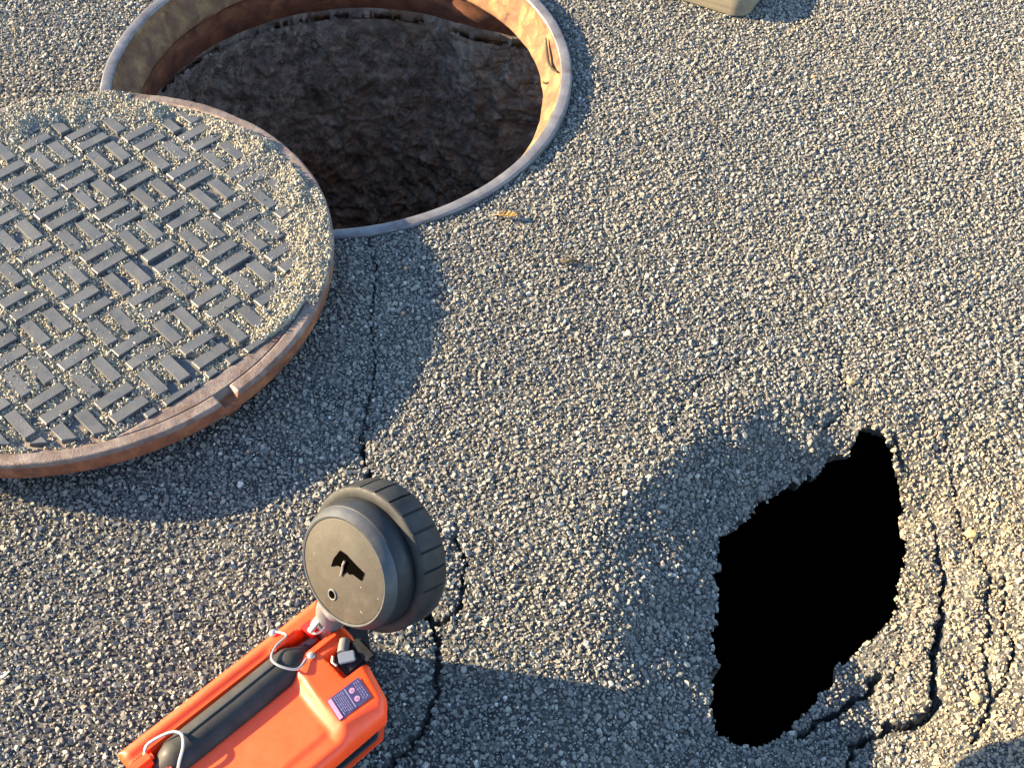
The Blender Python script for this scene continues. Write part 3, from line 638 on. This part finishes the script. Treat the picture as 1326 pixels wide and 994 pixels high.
# back-plate cut-out and two screw holes: inner shade painted as black shapes; bent wire
# plate coords: find with camera-facing right (ux is screen left-up) -> use screen-like axes
sx = (rt - ax * rt.dot(ax)).normalized(); sy = (up - ax * up.dot(ax)); sy = (sy - sx * sy.dot(sx)).normalized()
def fp(a, c, z_=-.0012):
    p = FACE + sx * a + sy * c + ax * z_; return MLn.inverted() @ p
def fpoly(name, pts, z_, mt, th=.0):
    bm = bmesh.new(); f = bm.faces.new([bm.verts.new(fp(a, c, z_)) for a, c in pts]); return obj(name, bm, mt, head)
fpoly('latch_slot', [(a * .88 + .004, c * .88) for a, c in [(-0.0068, 0.0222), (0.0016, 0.0197), (0.0109, 0.0138), (0.0249, 0.0065), (0.0209, -0.0026), (0.0087, 0.0014), (0.0042, -0.0005), (0.0019, 0.002), (-0.0078, -0.0058), (-0.0029, 0.0035), (-0.0013, 0.0105), (-0.0058, 0.0046), (-0.0127, 0.0046), (-0.0208, 0.0011), (-0.016, 0.0113), (-0.0121, 0.0158)]], -.0013, M_black)
bm = bmesh.new(); tube(bm, [fp(a, c, z_) for a, c, z_ in ((.0052, .0122, -.003), (.0025, .0077, -.003), (.0006, .0024, -.002), (-.0022, -.004, -.0014))], .0011, 7); obj('latch_wire', bm, M_chrome, head, smooth=True)
fpoly('screw_hole', [(-.0141 + .0036 * math.cos(t), -.0255 + .0038 * math.sin(t)) for t in np.linspace(0, 6.28, 14, endpoint=False)], -.0013, M_black)
bm = bmesh.new(); tube(bm, [fp(-.0141 + .0044 * math.cos(t), -.0255 + .0046 * math.sin(t), -.0010) for t in np.linspace(0, 6.283, 20, endpoint=False)], .0009, 6, closed=True); obj('hole_rim', bm, M_gry, head, smooth=True)
bm = bmesh.new(); bmesh.ops.create_uvsphere(bm, u_segments=14, v_segments=8, radius=.0032, matrix=Matrix.Translation(fp(.0175, .0410, .0035))); obj('screw_hole', bm, M_black, head, smooth=True)
# neck with its split pin
bm = bmesh.new(); L0 = Vector((.168, .020, .120)); pn = [L0, Vector((.170, .021, .142)), Vector((.176, .022, .165)), fp(-.020, -.047, .012), fp(-.015, -.035, .02)]
tube(bm, smooth_path(pn, 5), [.012] * 9 + [.0115] * 8 + [.010] * 4, 20); nk = obj('neck', bm, M_gry, lan, smooth=True)
bm = bmesh.new(); c0 = Vector((.1605, .0215, .1475)); e1 = Vector((.70, .05, .35)).normalized(); e2 = Vector((-.15, 1, 0)).normalized()
tube(bm, [c0 + e1 * .011 * math.cos(t) + e2 * .0062 * math.sin(t) for t in np.linspace(0, 6.283, 24, endpoint=False)], .0012, 8, closed=True); obj('split_ring', bm, M_chrome, nk, smooth=True)
bm = bmesh.new(); box(bm, (0, 0, 0), (.020, .006, .003), .001, Matrix.Translation((.1575, .0225, .1495)) @ Matrix.Rotation(R(-12), 4, 'Y') @ Matrix.Rotation(R(8), 4, 'Z')); obj('pin', bm, M_chrome, nk, smooth=True)

# ------------------------------------------------------------ small things
def gz(x, y): return float(ground_z(np.array([x]), np.array([y]), False)[0][0])
def leaf(name, x, y, rot, L, W, mt, fold=.5, curl=.3):
    bm = bmesh.new(); rows = []
    for i in range(9):
        t = i / 8; w_ = W * math.sin(math.pi * min(1, t * .92 + .06)) ** .8 * (1 + .2 * math.sin(i * 2.3)); x_ = (t - .5) * L; z_ = .003 + curl * L * (t - .4) ** 2
        rows.append([bm.verts.new((x_, s * w_, z_ + abs(s) * w_ * fold + .0006 * math.sin(i * 3 + s * 5))) for s in (-1, -.5, 0, .5, 1)])
    for a, c in zip(rows[:-1], rows[1:]):
        for k in range(4): bm.faces.new((a[k], a[k + 1], c[k + 1], c[k]))
    for f in list(bm.faces): pass
    g = bmesh.ops.solidify(bm, geom=list(bm.faces), thickness=.0004)
    tube(bm, [(-L * .5 - .008, .001, .003), (-L * .45, 0, .0045), (0, 0, .0042)], .0005, 5)
    o_ = obj(name, bm, mt); o_.location = (x, y, gz(x, y) + .0025); o_.rotation_euler = (R(8), R(-6), rot); return o_
tag(leaf('dry_leaf', -.008, .284, R(-10), .026, .005, M_leaf, .9), 'small curled yellow-brown dry leaf on the asphalt near the manhole frame', 'leaf')
bm = bmesh.new(); z0 = gz(.075, .198)
tube(bm, smooth_path([(.060, .201, z0 + .004), (.068, .196, z0 + .008), (.078, .198, z0 + .009), (.090, .194, z0 + .005)], 4), [.0012 + .0012 * math.sin(math.pi * k / 12) for k in range(13)], 7)
tube(bm, [(.070, .197, z0 + .008), (.066, .206, z0 + .006)], .0009, 6)
tag(obj('twig', bm, M_twig), 'small dark broken twig lying on the sunlit asphalt right of the leaf', 'twig')
def pebble(x, y, r, mt, label, tone):
    n_ = 1; bm = bmesh.new(); bmesh.ops.create_icosphere(bm, subdivisions=2, radius=r)
    rr = random.Random(int(x * 1e4))
    for v in bm.verts: v.co = v.co * (1 + rr.uniform(-.16, .16)); v.co.z *= .6; v.co.y *= .75
    o_ = obj('pebble', bm, mt); o_.location = (x, y, gz(x, y) + r * .3 + .001); o_.rotation_euler = (0, 0, rr.uniform(0, 3)); tag(o_, label, 'pebble')
M_peb = plastic('ochre_pebble', (.42, .3, .14), .75, .3, .2); M_peb2 = plastic('orange_pebble', (.5, .27, .12), .75, .3, .2); M_peb3 = plastic('pale_pebble', (.5, .48, .43), .75, .3, .2)
pebble(.5311, -.170, .008, M_peb, 'ochre pebble by the crack right of the sinkhole', 0)
pebble(.4101, .0118, .0055, M_peb2, 'small orange pebble on the asphalt above the sinkhole tip', 0)
pebble(.4956, -.3658, .0075, M_peb, 'ochre pebble below the wide crack near the lower right shade', 0)
pebble(-.545, .497, .007, M_peb2, 'tan pebble among the grit beside the cover and the frame', 0)

# weathered timber offcut at the top edge
bm = bmesh.new(); Lb, Wb, Hb_ = .30, .105, .040; pts = []
rc = .028
for cx_, cy_, a0 in ((-rc, rc, -90), (-rc, Wb - rc, 0), (-Lb + .01, Wb - .01, 90), (-Lb + .01, .01, 180)):
    r_ = rc if cx_ == -rc else .01
    for k in range(9): a = R(a0 + 90 * k / 8); pts.append((cx_ + r_ * math.cos(a), cy_ + r_ * math.sin(a)))
rings = []
for z_, ins in ((0, .004), (.004, 0), (Hb_ - .020, 0), (Hb_ - .010, .003), (Hb_ - .004, .009), (Hb_, .020)):
    rings.append([bm.verts.new((x + Lb / 2 - math.copysign(ins, x + Lb / 2) - Lb / 2, y - math.copysign(ins, y - Wb / 2), z_)) for x, y in pts])
for a, c in zip(rings[:-1], rings[1:]):
    for k in range(len(pts)): bm.faces.new((a[k], a[(k + 1) % len(pts)], c[(k + 1) % len(pts)], c[k]))
bm.faces.new(rings[0][::-1]); bm.faces.new(rings[-1])
o = obj('timber_block', bm, M_wood, smooth=True); o.location = (.358, .736, .002); o.rotation_euler = (0, 0, R(-28))
tag(o, 'pale weathered wooden block with rounded end lying on the asphalt at the far edge', 'wooden block')
